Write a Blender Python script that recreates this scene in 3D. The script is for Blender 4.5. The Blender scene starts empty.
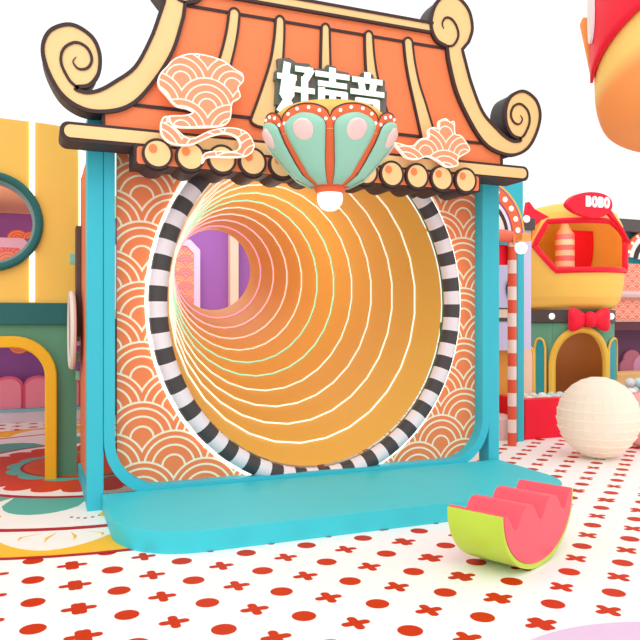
import bpy, bmesh, math, random
from math import sin, cos, pi, radians, sqrt, atan2
from mathutils import Vector
random.seed(4)
SC = bpy.context.scene
COL = SC.collection

# ------------------------------------------------------------------ camera
F = 710.2; YAW = radians(22.0); H = 1.5
cam = bpy.data.cameras.new('camera'); co = bpy.data.objects.new('camera', cam); COL.objects.link(co)
co.location = (0, 0, H); co.rotation_euler = (radians(90), 0, -YAW)
cam.sensor_width = 36; cam.lens = F*36/640; cam.clip_end = 200
SC.camera = co

def at(px, py, Y):            # a photo point on the upright plane at depth Y -> (X, Z)
    u = (px-320)/F
    d = Y/(cos(YAW)-u*sin(YAW))
    return (d*(sin(YAW)+u*cos(YAW)), H-d*(py-320)/F)

# ------------------------------------------------------------------ node maths helper
class N:
    def __init__(s, nt, v): s.nt = nt; s.v = v
    def _op(s, op, *a, rev=False):
        n = s.nt.nodes.new('ShaderNodeMath'); n.operation = op
        ops = [s]+list(a)
        if rev: ops = ops[::-1]
        for i, o in enumerate(ops):
            if isinstance(o, N): s.nt.links.new(o.v, n.inputs[i])
            else: n.inputs[i].default_value = o
        return N(s.nt, n.outputs[0])
    def __add__(s, o): return s._op('ADD', o)
    __radd__ = __add__
    def __sub__(s, o): return s._op('SUBTRACT', o)
    def __rsub__(s, o): return s._op('SUBTRACT', o, rev=True)
    def __mul__(s, o): return s._op('MULTIPLY', o)
    __rmul__ = __mul__
    def __truediv__(s, o): return s._op('DIVIDE', o)
    def __lt__(s, o): return s._op('LESS_THAN', o)
    def __gt__(s, o): return s._op('GREATER_THAN', o)
    def floor(s): return s._op('FLOOR')
    def mod(s, o): return s._op('FLOORED_MODULO', o)
    def abs(s): return s._op('ABSOLUTE')
    def sqrt(s): return s._op('SQRT')
    def min(s, o): return s._op('MINIMUM', o)
    def max(s, o): return s._op('MAXIMUM', o)
    def sin(s): return s._op('SINE')

def lin(c):
    return tuple(((x/255)/12.92 if x/255 <= .04045 else ((x/255+.055)/1.055)**2.4) for x in c)+(1,)

def newmat(name):
    m = bpy.data.materials.new(name); m.use_nodes = True
    nt = m.node_tree; b = nt.nodes['Principled BSDF']
    return m, nt, b

MC = {}
def mat(name, rgb, rough=.55, emit=0, noise=.04, spec=.3, sheen=0):
    if name in MC: return MC[name]
    m, nt, b = newmat(name)
    b.inputs['Roughness'].default_value = rough
    b.inputs['Specular IOR Level'].default_value = spec
    tc = nt.nodes.new('ShaderNodeTexCoord'); nz = nt.nodes.new('ShaderNodeTexNoise')
    nz.inputs['Scale'].default_value = 3.0; nz.inputs['Detail'].default_value = 2
    nt.links.new(tc.outputs['Object'], nz.inputs['Vector'])
    mx = nt.nodes.new('ShaderNodeMix'); mx.data_type = 'RGBA'
    c = lin(rgb)
    mx.inputs[6].default_value = tuple(x*(1-noise) for x in c[:3])+(1,)
    mx.inputs[7].default_value = tuple(min(1, x*(1+noise)) for x in c[:3])+(1,)
    nt.links.new(nz.outputs['Fac'], mx.inputs[0])
    nt.links.new(mx.outputs[2], b.inputs['Base Color'])
    if emit:
        b.inputs['Emission Color'].default_value = c; b.inputs['Emission Strength'].default_value = emit
    MC[name] = m
    return m

def scale_mat(name, base, line, R=.30, dx=.52, dz=.25, ox=0., oz=0., lw=.016, radii=(1, .8, .6, .3), grad=None, axis='X', emit=0, alt=None):
    """overlapping fish-scale wave pattern in object X/Z"""
    m, nt, b = newmat(name)
    b.inputs['Roughness'].default_value = .6; b.inputs['Specular IOR Level'].default_value = .2
    tc = nt.nodes.new('ShaderNodeTexCoord'); sp = nt.nodes.new('ShaderNodeSeparateXYZ')
    nt.links.new(tc.outputs['Object'], sp.inputs[0])
    x = N(nt, sp.outputs[0])-ox; z = N(nt, sp.outputs[2])-oz
    j0 = (z/dz).floor()
    def row(j):
        off = (j.mod(2.0))*(dx*.5)
        fx = (x-off+dx*.5).mod(dx)-dx*.5
        fz = z-j*dz
        return (fx*fx+fz*fz).sqrt()
    d0, d1, d2 = row(j0-1.0), row(j0), row(j0+1.0)
    in0 = d0 < R; in1 = d1 < R
    d = in0*d0+(1.0-in0)*(in1*d1+(1.0-in1)*d2)
    ln = None
    for k, r in enumerate(radii):
        c = R*r-(lw*.5 if k == 0 else 0)
        t = (d-c).abs() < lw*.5
        ln = t if ln is None else ln.max(t)
    mx = nt.nodes.new('ShaderNodeMix'); mx.data_type = 'RGBA'
    nt.links.new(ln.v, mx.inputs[0]); mx.inputs[6].default_value = lin(base); mx.inputs[7].default_value = lin(line)
    if alt:
        ma = nt.nodes.new('ShaderNodeMix'); ma.data_type = 'RGBA'
        jj = in0*(j0-1.0)+(1.0-in0)*(in1*j0+(1.0-in1)*(j0+1.0))
        nt.links.new(jj.mod(2.0).v, ma.inputs[0]); ma.inputs[6].default_value = lin(base); ma.inputs[7].default_value = lin(alt)
        nt.links.new(ma.outputs[2], mx.inputs[6])
    nt.links.new(mx.outputs[2], b.inputs['Base Color'])
    if emit:
        nt.links.new(mx.outputs[2], b.inputs['Emission Color']); b.inputs['Emission Strength'].default_value = emit
    return m

# ------------------------------------------------------------------ objects
def link(o, parent=None):
    COL.objects.link(o)
    if parent is not None: o.parent = parent
    return o
def tag(o, label=None, cat=None, group=None, kind=None):
    if label: o['label'] = label
    if cat: o['category'] = cat
    if group: o['group'] = group
    if kind: o['kind'] = kind
    return o
def thing(name, label, cat, loc=(0, 0, 0), group=None):
    o = bpy.data.objects.new(name, None); link(o); o.location = loc; o.empty_display_size = .1
    return tag(o, label, cat, group)
def dup(root, loc, label=None, group=None):
    r = root.copy(); COL.objects.link(r); r.location = loc
    if label: r['label'] = label
    if group: r['group'] = group
    for ch in list(root.children):
        c = ch.copy(); COL.objects.link(c); c.parent = r
        for g in list(ch.children):
            d = g.copy(); COL.objects.link(d); d.parent = c
    return r
def mk(name, bm, mats, parent=None, smooth=False, world=True, bevel=0, seg=2, angle=35):
    """link a bmesh as ONE object; verts are world coordinates, moved into the parent's frame"""
    bmesh.ops.recalc_face_normals(bm, faces=bm.faces)
    me = bpy.data.meshes.new(name)
    off = Vector((0, 0, 0)); p = parent
    while p is not None: off += p.location; p = p.parent
    if world and off.length > 0: bmesh.ops.translate(bm, verts=bm.verts, vec=-off)
    bm.to_mesh(me); bm.free()
    if not isinstance(mats, (list, tuple)): mats = [mats]
    for m in mats: me.materials.append(m)
    if smooth:
        for p in me.polygons: p.use_smooth = True
        try: me.set_sharp_from_angle(angle=radians(angle))
        except Exception: pass
    o = bpy.data.objects.new(name, me); link(o, parent)
    if bevel:
        b = o.modifiers.new('bevel', 'BEVEL'); b.width = bevel; b.segments = seg; b.limit_method = 'ANGLE'; b.angle_limit = radians(40)
    return o

def rrect(x0, x1, z0, z1, r=(0, 0, 0, 0), n=8):
    """corners: bottom-left, bottom-right, top-right, top-left"""
    if not isinstance(r, (tuple, list)): r = (r,)*4
    pts = []
    for (cx, cz, a0, rr) in ((x0, z0, pi, r[0]), (x1, z0, 1.5*pi, r[1]), (x1, z1, 0, r[2]), (x0, z1, .5*pi, r[3])):
        if rr <= 0: pts.append((cx, cz)); continue
        ox = cx+rr if cx == x0 else cx-rr; oz = cz+rr if cz == z0 else cz-rr
        for k in range(n+1):
            a = a0+.5*pi*k/n; pts.append((ox+rr*cos(a), oz+rr*sin(a)))
    return pts
def ell(cx, cz, a, b, n=64, a0=0, a1=2*pi, full=True):
    m = n if full else n+1
    return [(cx+a*cos(a0+(a1-a0)*k/n), cz+b*sin(a0+(a1-a0)*k/n)) for k in range(m)]
def catmull(p, n=6, closed=False):
    out = []; L = len(p)
    R = range(L if closed else L-1)
    for i in R:
        if closed: a, b, c, d = p[(i-1) % L], p[i], p[(i+1) % L], p[(i+2) % L]
        else: a, b, c, d = p[max(i-1, 0)], p[i], p[i+1], p[min(i+2, L-1)]
        for k in range(n):
            t = k/n
            out.append(tuple(.5*(2*b[q]+(c[q]-a[q])*t+(2*a[q]-5*b[q]+4*c[q]-d[q])*t*t+(3*b[q]-a[q]-3*c[q]+d[q])*t**3) for q in range(2)))
    if not closed: out.append(tuple(p[-1]))
    return out

def plate_bm(bm, outer, holes, y0, y1, mi=0, axis='Y', side_mi=None):
    """flat shape in X/Z (axis Y) or X/Y (axis Z) extruded from y0 to y1"""
    def P(p, y): return (p[0], y, p[1]) if axis == 'Y' else ((p[0], p[1], y) if axis == 'Z' else (y, p[0], p[1]))
    edges = []; v0 = []
    for loop in [outer]+list(holes):
        vs = [bm.verts.new(P(p, y0)) for p in loop]
        v0.append(vs)
        for i in range(len(vs)): edges.append(bm.edges.new((vs[i], vs[(i+1) % len(vs)])))
    if holes:
        r = bmesh.ops.triangle_fill(bm, use_beauty=True, edges=edges)
        fs = [g for g in r['geom'] if isinstance(g, bmesh.types.BMFace)]
    else:
        f = bm.faces.new(v0[0]); f.normal_update(); fs = [f]
        fs = bmesh.ops.triangulate(bm, faces=[f], ngon_method='EAR_CLIP')['faces'] if len(outer) > 4 else fs
    for f in fs: f.material_index = mi
    if abs(y1-y0) > 1e-6:
        vm = {}
        for vs in v0:
            for v in vs:
                q = v.co.copy()
                if axis == 'Y': q.y = y1
                elif axis == 'Z': q.z = y1
                else: q.x = y1
                vm[v] = bm.verts.new(q)
        sm = mi if side_mi is None else side_mi
        for f in fs:
            g = bm.faces.new([vm[v] for v in reversed(f.verts)]); g.material_index = sm
        for vs in v0:
            for i in range(len(vs)):
                a, b = vs[i], vs[(i+1) % len(vs)]
                g = bm.faces.new((a, b, vm[b], vm[a])); g.material_index = sm
def plate(name, outer, y0, y1, m, parent=None, holes=(), axis='Y', side=None, **kw):
    bm = bmesh.new()
    plate_bm(bm, outer, holes, y0, y1, axis=axis, side_mi=1 if side else None)
    return mk(name, bm, [m, side] if side else m, parent, **kw)

def ribbon_bm(bm, pts, w, y0, y1, closed=False, mi=0, taper=False):
    n = len(pts); rows = []
    for i, p in enumerate(pts):
        a = pts[(i-1) % n] if (closed or i > 0) else p
        b = pts[(i+1) % n] if (closed or i < n-1) else p
        t = Vector((b[0]-a[0], b[1]-a[1]))
        if t.length < 1e-9: t = Vector((1, 0))
        t.normalize(); nx, nz = -t.y, t.x
        ww = w*.5
        if not closed and taper:
            ww *= 1-.85*max(0, (i/(n-1)-.75)/.25)
        l = (p[0]+nx*ww, p[1]+nz*ww); r = (p[0]-nx*ww, p[1]-nz*ww)
        rows.append([bm.verts.new((l[0], y0, l[1])), bm.verts.new((r[0], y0, r[1])), bm.verts.new((r[0], y1, r[1])), bm.verts.new((l[0], y1, l[1]))])
    m = n if closed else n-1
    for i in range(m):
        A, B = rows[i], rows[(i+1) % n]
        for k in range(4):
            f = bm.faces.new((A[k], A[(k+1) % 4], B[(k+1) % 4], B[k])); f.material_index = mi
    if not closed:
        for R in (rows[0], rows[-1]):
            f = bm.faces.new(R); f.material_index = mi
def box_bm(bm, x0, x1, y0, y1, z0, z1, mi=0):
    v = [bm.verts.new((x, y, z)) for x in (x0, x1) for y in (y0, y1) for z in (z0, z1)]
    for q in ((0, 1, 3, 2), (4, 6, 7, 5), (0, 4, 5, 1), (2, 3, 7, 6), (0, 2, 6, 4), (1, 5, 7, 3)):
        f = bm.faces.new([v[i] for i in q]); f.material_index = mi
def box(name, x0, x1, y0, y1, z0, z1, m, parent=None, bevel=0, **kw):
    bm = bmesh.new(); box_bm(bm, x0, x1, y0, y1, z0, z1)
    return mk(name, bm, m, parent, bevel=bevel, **kw)
def tube_bm(bm, pts, r, n=10, closed=False, mi=None, caps=True):
    P = [Vector(p) for p in pts]; L = len(P); rings = []; up = None
    for i in range(L):
        a = P[(i-1) % L] if (closed or i > 0) else P[i]
        b = P[(i+1) % L] if (closed or i < L-1) else P[i]
        t = (b-a).normalized()
        if up is None:
            up = Vector((0, 0, 1)) if abs(t.z) < .9 else Vector((0, 1, 0))
        s = t.cross(up).normalized(); up = s.cross(t).normalized()
        rr = r[i] if isinstance(r, (list, tuple)) else r
        rings.append([bm.verts.new(P[i]+(s*cos(2*pi*k/n)+up*sin(2*pi*k/n))*rr) for k in range(n)])
    m = L if closed else L-1
    for i in range(m):
        A, B = rings[i], rings[(i+1) % L]
        for k in range(n):
            f = bm.faces.new((A[k], A[(k+1) % n], B[(k+1) % n], B[k])); f.material_index = mi(i) if mi else 0
    if not closed and caps:
        bm.faces.new(rings[0]); bm.faces.new(rings[-1])
def tube(name, pts, r, m, parent=None, n=10, closed=False, mi=None, **kw):
    bm = bmesh.new(); tube_bm(bm, pts, r, n, closed, mi)
    return mk(name, bm, m, parent, smooth=True, **kw)
def lathe_bm(bm, prof, c, n=32, a0=0, a1=2*pi, sx=1, sy=1, mi=None):
    full = abs(a1-a0-2*pi) < 1e-6; cols = []
    m = n if full else n+1
    for k in range(m):
        a = a0+(a1-a0)*k/n
        cols.append([bm.verts.new((c[0]+r*cos(a)*sx, c[1]+r*sin(a)*sy, c[2]+z)) for r, z in prof])
    for k in range(n):
        A, B = cols[k], cols[(k+1) % m]
        for i in range(len(prof)-1):
            f = bm.faces.new((A[i], B[i], B[i+1], A[i+1])); f.material_index = mi(i, k) if mi else 0
    bmesh.ops.remove_doubles(bm, verts=bm.verts, dist=1e-5)
def lathe(name, prof, c, m, parent=None, n=32, smooth=True, **kw):
    la = {k: kw.pop(k) for k in ('a0', 'a1', 'sx', 'sy', 'mi') if k in kw}
    bm = bmesh.new(); lathe_bm(bm, prof, c, n, **la)
    return mk(name, bm, m, parent, smooth=smooth, **kw)
def ball_prof(r, n=12, a0=-pi/2, a1=pi/2):
    return [(max(0, r*cos(a0+(a1-a0)*k/n)), r*sin(a0+(a1-a0)*k/n)) for k in range(n+1)]
def ellipsoid(name, c, rx, ry, rz, m, parent=None, n=20, **kw):
    bm = bmesh.new(); bmesh.ops.create_uvsphere(bm, u_segments=n, v_segments=max(6, n//2), radius=1)
    for v in bm.verts: v.co = Vector((c[0]+v.co.x*rx, c[1]+v.co.y*ry, c[2]+v.co.z*rz))
    return mk(name, bm, m, parent, smooth=True, angle=80, **kw)

# ------------------------------------------------------------------ materials
TURQ = mat('turquoise_vinyl', (62, 201, 213), .5)
TURQ_D = mat('turquoise_paint', (60, 190, 208), .5)
CREAM = mat('cream_board', (252, 212, 150), .6)
DARK = mat('dark_brown_edge', (67, 50, 50), .6)
DARKG = mat('dark_grey_side', (82, 78, 74), .6)
PEACH = mat('peach_board', (250, 138, 88), .6)
ORSPOT = mat('orange_spot', (252, 138, 84), .6)
WHITE = mat('white_paint', (245, 242, 240), .5)
BULB = mat('white_bulb', (255, 252, 248), .4, emit=.5)
NEON = mat('white_neon', (255, 252, 244), .4, emit=1.6)
RED = mat('bright_red_vinyl', (245, 22, 54), .45)
YEL = mat('mustard_yellow_board', (246, 196, 92), .6)
YELD = mat('golden_yellow_padding', (238, 178, 30), .5)
TEALD = mat('dark_teal_band', (36, 100, 98), .5)
GREEN = mat('sage_green_board', (96, 150, 120), .6)
PURP = mat('purple_wall_paint', (164, 104, 184), .7)
LILAC = mat('lilac_paint', (214, 206, 238), .6)
PINKPAD = mat('pink_padding', (246, 150, 172), .6)
PINKEDGE = mat('rose_piping', (238, 112, 150), .6)

# ------------------------------------------------------------------ floor with dots and crosses
def floor_mat():
    m, nt, b = newmat('white_floor_with_red_dots_and_crosses')
    b.inputs['Roughness'].default_value = .5; b.inputs['Specular IOR Level'].default_value = .12
    tc = nt.nodes.new('ShaderNodeTexCoord'); sp = nt.nodes.new('ShaderNodeSeparateXYZ')
    nt.links.new(tc.outputs['Object'], sp.inputs[0])
    X = N(nt, sp.outputs[0]); Y = N(nt, sp.outputs[1])
    px, py = .4154, .3504
    xm = X.mod(2.104); xm = xm-(xm > .222)*.027
    yy = Y-4.419
    def cell(ox, oy):
        cx = ((xm+px*.5-ox).mod(px)-px*.5)
        cy = ((yy+py*.5-oy).mod(py)-py*.5)
        return cx.abs(), cy.abs()
    ax, ay = cell(0, 0)
    dot = (ax*ax+ay*ay).sqrt() < .0625
    bx, by = cell(px*.5, py*.5)
    def cap(a, c, L):
        e = (a-L).max(0.0); return (e*e+c*c).sqrt()
    cr = (cap(bx, by, .052).min(cap(by, bx, .052)) < .0245)
    f = dot.max(cr)
    mx = nt.nodes.new('ShaderNodeMix'); mx.data_type = 'RGBA'
    nt.links.new(f.v, mx.inputs[0]); mx.inputs[6].default_value = lin((252, 249, 247)); mx.inputs[7].default_value = lin((202, 50, 4))
    nt.links.new(mx.outputs[2], b.inputs['Base Color'])
    return m
bm = bmesh.new(); box_bm(bm, -6, 16, -3, 16, -.1, 0)
tag(mk('floor', bm, floor_mat()), kind='structure')

# ------------------------------------------------------------------ back wall of the hall
bm = bmesh.new(); box_bm(bm, -5, 4.6, 11.6, 11.75, 0, 3.1)
tag(mk('wall_back', bm, PURP), kind='structure')
bm = bmesh.new(); box_bm(bm, -5, 4.6, 11.55, 11.75, 3.1, 3.45)
tag(mk('trim_1', bm, mat('beige_bulkhead', (236, 190, 130))), kind='structure')

# ------------------------------------------------------------------ round floor mats
def disc_bm(bm, cx, cy, r, z0, z1, mi, n=72):
    plate_bm(bm, ell(cx, cy, r, r, n), (), z1, z0, mi=mi, axis='Z')
mw = mat('mat_white', (250, 245, 238)); mr = mat('mat_dark_red', (176, 24, 40)); my = mat('mat_yellow', (250, 192, 48)); mt = mat('mat_teal', (88, 180, 164)); mo = mat('mat_orange_red', (214, 66, 26))
def flower(cx, cy, r0, r1, k, n=12, ph=0.):
    pts = []
    for i in range(k*n):
        a = 2*pi*i/(k*n)+ph; w = abs(sin(k*a/2-k*ph/2))
        r = r0+(r1-r0)*sqrt(w); pts.append((cx+r*cos(a), cy+r*sin(a)))
    return pts
rug = thing('round_floor_mat', 'large round floor mat with red, teal and yellow flower rings under the yellow playhouse', 'mat', (.62, 7.66, 0))
RX, RY = .62, 7.66
bm = bmesh.new(); disc_bm(bm, RX, RY, 2.92, 0.001, .004, 0); mk('border', bm, mr, rug)
bm = bmesh.new(); disc_bm(bm, RX, RY, 2.88, .001, .006, 0); mk('yellow_ring', bm, my, rug)
bm = bmesh.new()
pts = []
for i in range(16*16):
    a = 2*pi*i/256+.08; ph = (a*8/pi) % 1.0
    s = abs(ph-.5)*2; r = 2.78-.42*(s**1.7)
    pts.append((RX+r*cos(a-pi/2), RY+r*sin(a-pi/2)))
plate_bm(bm, pts, (), .008, .001, axis='Z'); mk('white_petals', bm, mw, rug)
for i in range(16):
    a = 2*pi*(i+.5)/16-.08*0-pi/2+.02
    if RY+2.4*sin(a) > RY: continue
    bm = bmesh.new()
    for da, l in ((-.06, .16), (-.02, .22), (.02, .2), (.06, .15)):
        r0 = 2.40; c, s = cos(a+da), sin(a+da); c2, s2 = cos(a+da*1.8), sin(a+da*1.8)
        q = [(RX+r0*c, RY+r0*s), (RX+(r0+l*.5)*c2-.012*s, RY+(r0+l*.5)*s2+.012*c), (RX+(r0+l)*c2, RY+(r0+l)*s2), (RX+(r0+l*.5)*c2+.012*s, RY+(r0+l*.5)*s2-.012*c)]
        plate_bm(bm, q, (), .010, .007, axis='Z')
    mk('stamens', bm, my, rug)
bm = bmesh.new(); disc_bm(bm, RX, RY, 2.34, .001, .010, 0); mk('red_band', bm, mr, rug)
bm = bmesh.new(); disc_bm(bm, RX, RY, 2.27, .001, .012, 0); mk('white_ring', bm, mw, rug)
bm = bmesh.new(); plate_bm(bm, flower(RX, RY, 1.40, 1.92, 14, 10, ph=.1), (), .014, .001, axis='Z'); mk('teal_leaves', bm, mt, rug)
for i in range(14):
    a = 2*pi*(i+.0)/14+.1
    if sin(a) > 0: continue
    for k in range(5):
        q = 2.02+.05*sin(k*pi/4); aa = a-.05+.025*k
        plate('red_bead', ell(RX+q*cos(aa), RY+q*sin(aa), .014, .014, 10), .0145, .008, mr, rug, axis='Z')
for i in range(14):
    a = 2*pi*i/14+.19
    if sin(a) > 0: continue
    plate('yellow_spot', ell(RX+2.0*cos(a), RY+2.0*sin(a), .085, .085, 20), .0148, .008, my, rug, axis='Z')
bm = bmesh.new(); disc_bm(bm, RX, RY, 1.42, .001, .016, 0); mk('inner_red_band', bm, mr, rug)
bm = bmesh.new(); disc_bm(bm, RX, RY, 1.35, .001, .018, 0); mk('inner_white_ring', bm, mw, rug)
bm = bmesh.new(); plate_bm(bm, flower(RX, RY, 1.12, 1.24, 26, 6), (), .020, .001, axis='Z'); mk('scalloped_disc', bm, mo, rug)
bm = bmesh.new(); plate_bm(bm, flower(RX-.1, RY, .70, .78, 14, 6), (), .022, .001, axis='Z'); mk('teal_ring', bm, mt, rug)
bm = bmesh.new(); disc_bm(bm, RX-.1, RY, .64, .001, .024, 0); mk('centre_border', bm, mr, rug)
bm = bmesh.new(); disc_bm(bm, RX-.1, RY, .61, .001, .026, 0); mk('centre_disc', bm, mat('mat_centre_orange', (222, 88, 40)), rug)

o = plate('lavender_floor_mat', ell(2.40, 1.73, 1.0, 1.0, 96), .012, .001, mat('lavender_mat', (226, 196, 226)), axis='Z')
tag(o, 'plain round lavender floor mat in the bottom right foreground', 'mat')

# ------------------------------------------------------------------ turquoise step
def step_outline(x0, x1, y0, y1, r):
    p = []
    for cx, cy, a0 in ((x0+r, y0+r, pi), (x1-r, y0+r, 1.5*pi)):
        for k in range(15):
            a = a0+.5*pi*k/14; p.append((cx+r*cos(a), cy+r*sin(a)))
    return p+[(x1, y1), (x0, y1)]
o = plate('entrance_step', step_outline(.50, 4.20, 4.535, 5.77, .52), .142, .0, TURQ, axis='Z', bevel=.022, seg=3, smooth=True)
tag(o, 'low turquoise padded step with rounded corners in front of the tunnel', 'step')

# ------------------------------------------------------------------ tunnel facade
CX = 2.312
fac = thing('tunnel_booth', 'turquoise framed booth with orange wave panel around a golden ringed tunnel', 'booth', (CX, 5.9, 0))
WAVE = scale_mat('orange_wave_panel', (243, 134, 84), (248, 236, 208), R=.30, dx=.512, dz=.245, ox=.822, oz=.05, lw=.017, radii=(1, .8, .58, .31))
PCZ, PA, PB = 1.65, 1.40, 1.54
plate('wave_panel', rrect(.625, 4.025, .06, 3.0, (.36, .36, 0, 0)), 5.90, 5.95, WAVE, fac, holes=[ell(2.345, PCZ, 1.34, 1.48, 72)], side=mat('green_edge', (92, 150, 70)), world=False)
fac.children[0].location = (-CX, -5.9, 0)
for s in (-1, 1):
    xa, xb = sorted((CX+s*1.922, CX+s*1.799))
    box('post', xa, xb, 5.79, 5.96, 0, 3.08, TURQ_D, fac, bevel=.008)
# inner rounded frame
pts = [(.555, 3.0), (.555, 2.0), (.555, 1.2), (.555, .55)]
for k in range(1, 13):
    a = pi+.5*pi*k/12; pts.append((.555+.42+.42*cos(a), .55+.42*sin(a)))
pts += [(2*CX-x, z) for x, z in reversed(pts)]
bm = bmesh.new(); ribbon_bm(bm, pts, .082, 5.775, 5.94); mk('rounded_frame', bm, TURQ_D, fac, smooth=True)
# striped ring
n = 304
ring = [(2.345+PA*cos(2*pi*k/n), 5.875, PCZ+PB*sin(2*pi*k/n)) for k in range(n)]
bm = bmesh.new(); tube_bm(bm, ring, .078, 12, closed=True, mi=lambda i: (i//4) % 2)
mk('striped_ring', bm, [mat('ring_white', (238, 226, 230)), mat('ring_charcoal', (74, 68, 68))], fac, smooth=True)
tube('neon_outline', [(2.345+(PA+.09)*cos(2*pi*k/96), 5.885, PCZ+(PB+.09)*sin(2*pi*k/96)) for k in range(96)], .014, NEON, fac, n=6, closed=True)
# booth side
box('side_kickboard', .395, .435, 5.965, 7.13, 0, .135, TURQ_D, fac, bevel=.005)
box('side_panel', .405, .43, 5.965, 6.9, .20, 2.8, mat('terracotta_side', (226, 122, 84)), fac)
sp = box('side_frame', .36, .404, 6.75, 6.95, 1.35, 2.35, mat('brown_grey_frame', (92, 76, 72)), fac, bevel=.005)

sg = thing('round_side_sign', 'round white sign seen edge-on, fixed to the left side of the tunnel booth', 'sign', (.31, 6.75, 1.41))
bm = bmesh.new()
tube_bm(bm, [(.322, 6.75+.33*cos(2*pi*k/40), 1.41+.33*sin(2*pi*k/40)) for k in range(40)], .026, 8, closed=True); mk('rim', bm, mat('sign_rim_white', (232, 222, 214)), sg, smooth=True)
bm = bmesh.new(); plate_bm(bm, ell(6.75, 1.41, .32, .32, 40), (), .312, .332, axis='X'); mk('face', bm, mat('sign_face_taupe', (190, 160, 150)), sg)
for k, (z0, zz) in enumerate(((2.02, 2.12), (1.66, 1.74), (1.5, 1.58), (1.3, 1.38), (1.12, 1.2), (.94, 1.02))):
    o = box('mint_block', .345+(.025 if k else -.03), .404, 6.96+.02*(k == 0), 7.04, z0, zz, mat('mint_block_paint', (150, 206, 176)), bevel=.004)
    tag(o, 'small mint green block topmost on the side of the tunnel booth' if k == 0 else 'small mint green block in the column behind the round side sign', 'block', None if k == 0 else 'mint blocks behind the round side sign')

# ------------------------------------------------------------------ tunnel
Y0, Y1 = 5.93, 9.83
def tun_at(t, sc=1.0):
    a = 1.315+(0.546-1.315)*t; b = 1.455+(.563-1.455)*t; cz = PCZ+(2.203-PCZ)*t
    return a*sc, b*sc, cz, Y0+(Y1-Y0)*t
def tunmat():
    m, nt, b = newmat('golden_tunnel_lining'); b.inputs['Roughness'].default_value = .5
    tc = nt.nodes.new('ShaderNodeTexCoord'); sp_ = nt.nodes.new('ShaderNodeSeparateXYZ'); nt.links.new(tc.outputs['Object'], sp_.inputs[0])
    mr_ = nt.nodes.new('ShaderNodeMapRange'); mr_.inputs[1].default_value = 0; mr_.inputs[2].default_value = 3.9
    nt.links.new(sp_.outputs[1], mr_.inputs[0])
    mx = nt.nodes.new('ShaderNodeMix'); mx.data_type = 'RGBA'; nt.links.new(mr_.outputs[0], mx.inputs[0])
    mx.inputs[6].default_value = lin((230, 178, 76)); mx.inputs[7].default_value = lin((236, 178, 98))
    nt.links.new(mx.outputs[2], b.inputs['Base Color'])
    return m
bm = bmesh.new(); rows = []
for i in range(27):
    a, b_, cz, y = tun_at(i/26)
    rows.append([bm.verts.new((2.345+a*cos(2*pi*k/60), y, cz+b_*sin(2*pi*k/60))) for k in range(60)])
for i in range(26):
    for k in range(60): bm.faces.new((rows[i][k], rows[i][(k+1) % 60], rows[i+1][(k+1) % 60], rows[i+1][k]))
tun = mk('tunnel_shell', bm, tunmat(), fac, smooth=True)
ringcols = [(255, 252, 238), (255, 252, 238), (245, 250, 236), (225, 250, 238), (175, 245, 220), (165, 240, 214), (220, 235, 225), (245, 225, 225), (250, 205, 225), (248, 182, 222)]
for i in range(10):
    a, b_, cz, y = tun_at(.0936+.0915*i); a -= .008; b_ -= .008
    mm = mat('ring_glow_%d' % i, ringcols[i], .4, emit=.5)
    tube('light_ring', [(2.345+a*cos(2*pi*(k+.5)/30), y, cz+b_*sin(2*pi*(k+.5)/30)) for k in range(30)], .0085, mm, tun, n=6, closed=True)
    

# room beyond the tunnel
bm = bmesh.new(); box_bm(bm, .5, 4.4, 9.9, 11.59, 1.52, 1.64)
tag(mk('floor_mezzanine', bm, mat('mezzanine_cream', (238, 205, 190))), kind='structure')
p = thing('scale_pattern_panel', 'lilac framed chamfered panel with pink and peach scales, seen through the tunnel', 'panel', (1.9, 11.5, 1.64))
sc2 = scale_mat('peach_pink_scales', (250, 176, 140), (226, 120, 110), R=.15, dx=.26, dz=.11, lw=.012, radii=(1, .7, .4), alt=(250, 150, 150))
def cham(x0, x1, z0, z1, c): return [(x0, z0), (x1, z0), (x1, z1-c), (x1-c, z1), (x0+c, z1), (x0, z1-c)]
plate('scale_face', cham(1.25, 2.42, 1.65, 2.70, .12), 11.47, 11.5, sc2, p)
plate('frame', cham(1.16, 2.52, 1.645, 2.80, .16), 11.44, 11.48, mat('pale_lilac_frame', (236, 206, 232)), p, holes=[cham(1.25, 2.42, 1.66, 2.70, .12)])
o = box('cream_pillar', 3.02, 3.16, 11.42, 11.58, 1.645, 3.05, mat('cream_pillar_paint', (240, 215, 190)), bevel=.006)
tag(o, 'slim cream pillar against the purple wall, seen through the tunnel', 'pillar')

# ------------------------------------------------------------------ pagoda roof
RYF, RYB = 5.56, 5.78
MX = 2.29
roof = thing('pagoda_roof', 'cartoon peach pagoda roof with cream scrolled hips above the tunnel', 'roof', (MX, 5.67, 2.82))
def A(px, py, Y=RYF): return at(px, py, Y)
def mir(pts): return [(2*MX-x, z) for x, z in pts]
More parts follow.
